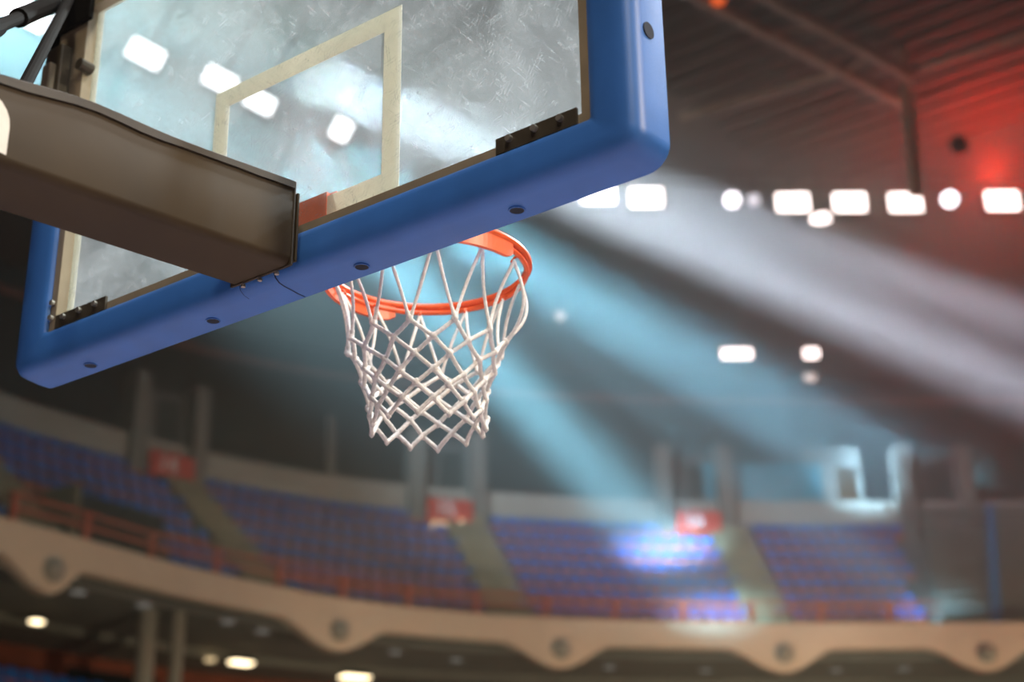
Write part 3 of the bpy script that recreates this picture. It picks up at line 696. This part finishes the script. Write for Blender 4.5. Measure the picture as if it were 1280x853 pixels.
# ------------------------------------------------------------------ support arm (slopes down and back from the board)
ar = thing('support_arm', 'grey brown padded support arm with white letter holding the backboard from behind', 'support arm', (0, -0.1, 2.85))
def aobj(name, bm, m_, parent=ar, **k):
    bmesh.ops.translate(bm, vec=(0, 0.1, -2.85), verts=bm.verts); return obj(name, bm, m_, parent, **k)
XL, XR = -0.087, 0.090
def azt(y): u = (-0.1 - y) / 0.7; return 3.039 - 0.088 * u + 0.014 * math.exp(-((u - 0.75) / 0.2) ** 2)
def azb(y): u = (-0.1 - y) / 0.7; return 2.853 - 0.062 * u
bm = bmesh.new(); rows = []
ys = frange(-3.2, -0.10, 0.05)[::-1]
for y in ys:
    zt, zb = azt(y), azb(y); r = 0.018; sec = []
    for (cx_, cz_, a0) in ((XR - r, zb + r, -90), (XR - 0.006, zt - 0.006, 0), (XL + 0.006, zt - 0.006, 90), (XL + r, zb + r, 180)):
        rr = r if a0 in (-90, 180) else 0.006
        for q in range(5):
            a = math.radians(a0 + 90 * q / 4); sec.append((cx_ + rr * math.cos(a), cz_ + rr * math.sin(a)))
    bul = 0.004 * math.sin((y + 0.1) * 4)
    rows.append([bm.verts.new((x + (bul if 0 else 0), y, z)) for x, z in sec])
n = len(rows[0])
for i in range(len(rows) - 1):
    for k in range(n): bm.faces.new((rows[i][k], rows[i][(k + 1) % n], rows[i + 1][(k + 1) % n], rows[i + 1][k]))
bm.faces.new(rows[0]); bm.faces.new(rows[-1][::-1])
o = aobj('arm_cover', bm, 'vinyl', smooth=True); md = o.modifiers.new('es', 'EDGE_SPLIT'); md.split_angle = math.radians(40)
# top flap that overlaps the sides with a wavering hem
bm = bmesh.new(); rows = []
for i, y in enumerate(ys):
    zt = azt(y); hem = zt - 0.011 - 0.005 * (0.5 + 0.5 * math.sin(y * 9 + 1.0)) - 0.002 * math.sin(y * 23); hem = min(hem, zt - 0.012)
    if y > -0.14: hem = zt - 0.014
    rows.append([bm.verts.new(q) for q in ((XR + 0.0015, y, hem), (XR + 0.0050, y, hem + 0.001), (XR + 0.0050, y, zt + 0.002), (XR - 0.001, y, zt + 0.007), (XL, y, zt + 0.007), (XL, y, zt + 0.003), (XR - 0.004, y, zt + 0.002))])
n = 7
for i in range(len(rows) - 1):
    for k in range(n): bm.faces.new((rows[i][k], rows[i][(k + 1) % n], rows[i + 1][(k + 1) % n], rows[i + 1][k]))
bm.faces.new(rows[0]); bm.faces.new(rows[-1][::-1])
aobj('top_flap', bm, 'vinyl_edge')
aobj('end_flange', bx(XL - 0.002, XR + 0.003, -0.100, -0.094, 2.850, 3.044), 'vinyl_edge', bevel=0.002)
aobj('end_flange', bx(XL, XR + 0.004, -0.090, -0.084, 2.862, 3.020), 'vinyl', bevel=0.002)
aobj('mount_block', bx(XL + 0.01, 0.03, -0.094, -0.041, 2.875, 3.005), 'bracket')
for x in (-0.05, 0.0, 0.05):
    aobj('rivet', disc_mesh((x, -0.098, 2.844), (0, 0, 1), 0.005, 0.006, 8), 'bolt')
# white letter n on the side
bm = bmesh.new(); zc = 2.871; yo = -0.83
outer = [(-0.0, 0.0)]
def arch(r, n_=10): return [(r * math.cos(PI * k / n_), r * math.sin(PI * k / n_)) for k in range(n_ + 1)]
po_ = [(0.050, -0.055)] + arch(0.050) + [(-0.050, -0.055)]; pi_ = [(0.026, -0.055)] + arch(0.026) + [(-0.026, -0.055)]
vo = [bm.verts.new((XR + 0.0012, yo + y * 1.0 + 0.005, zc - 0.004 + z)) for y, z in po_]; vi = [bm.verts.new((XR + 0.0012, yo + y + 0.005, zc - 0.004 + z)) for y, z in pi_]
for i in range(len(vo) - 1): bm.faces.new((vo[i], vo[i + 1], vi[i + 1], vi[i]))
tag(aobj('letter', bm, 'letter'), 'white letter n')
# mast behind, out of the frame
aobj('mast', bx(-0.12, 0.12, -3.4, -3.15, 0.35, 2.95), 'vinyl'); aobj('base', bx(-0.5, 0.5, -4.2, -2.7, 0.0, 0.35), 'vinyl')
# struts
def strut(a, b, r, name='strut'):
    bm = bmesh.new(); tube(bm, [a, b], r, 12); return aobj(name, bm, 'rod', smooth=False)
A1, A2 = Vector((-0.045, -0.70, 2.96)), Vector((-0.84, -0.065, 3.93))
strut(A1, A2, 0.0135); strut(A1, A1 + (A2 - A1) * 0.03, 0.022, 'strut_foot')
B1, B2 = Vector((-0.05, -0.95, 2.94)), Vector((-0.90, -0.065, 3.94))
strut(B1, B2, 0.016); strut(B1.lerp(B2, 0.70), B1.lerp(B2, 0.93), 0.024, 'strut_sleeve'); strut(B1.lerp(B2, 0.40), B1.lerp(B2, 0.56), 0.023, 'strut_sleeve')
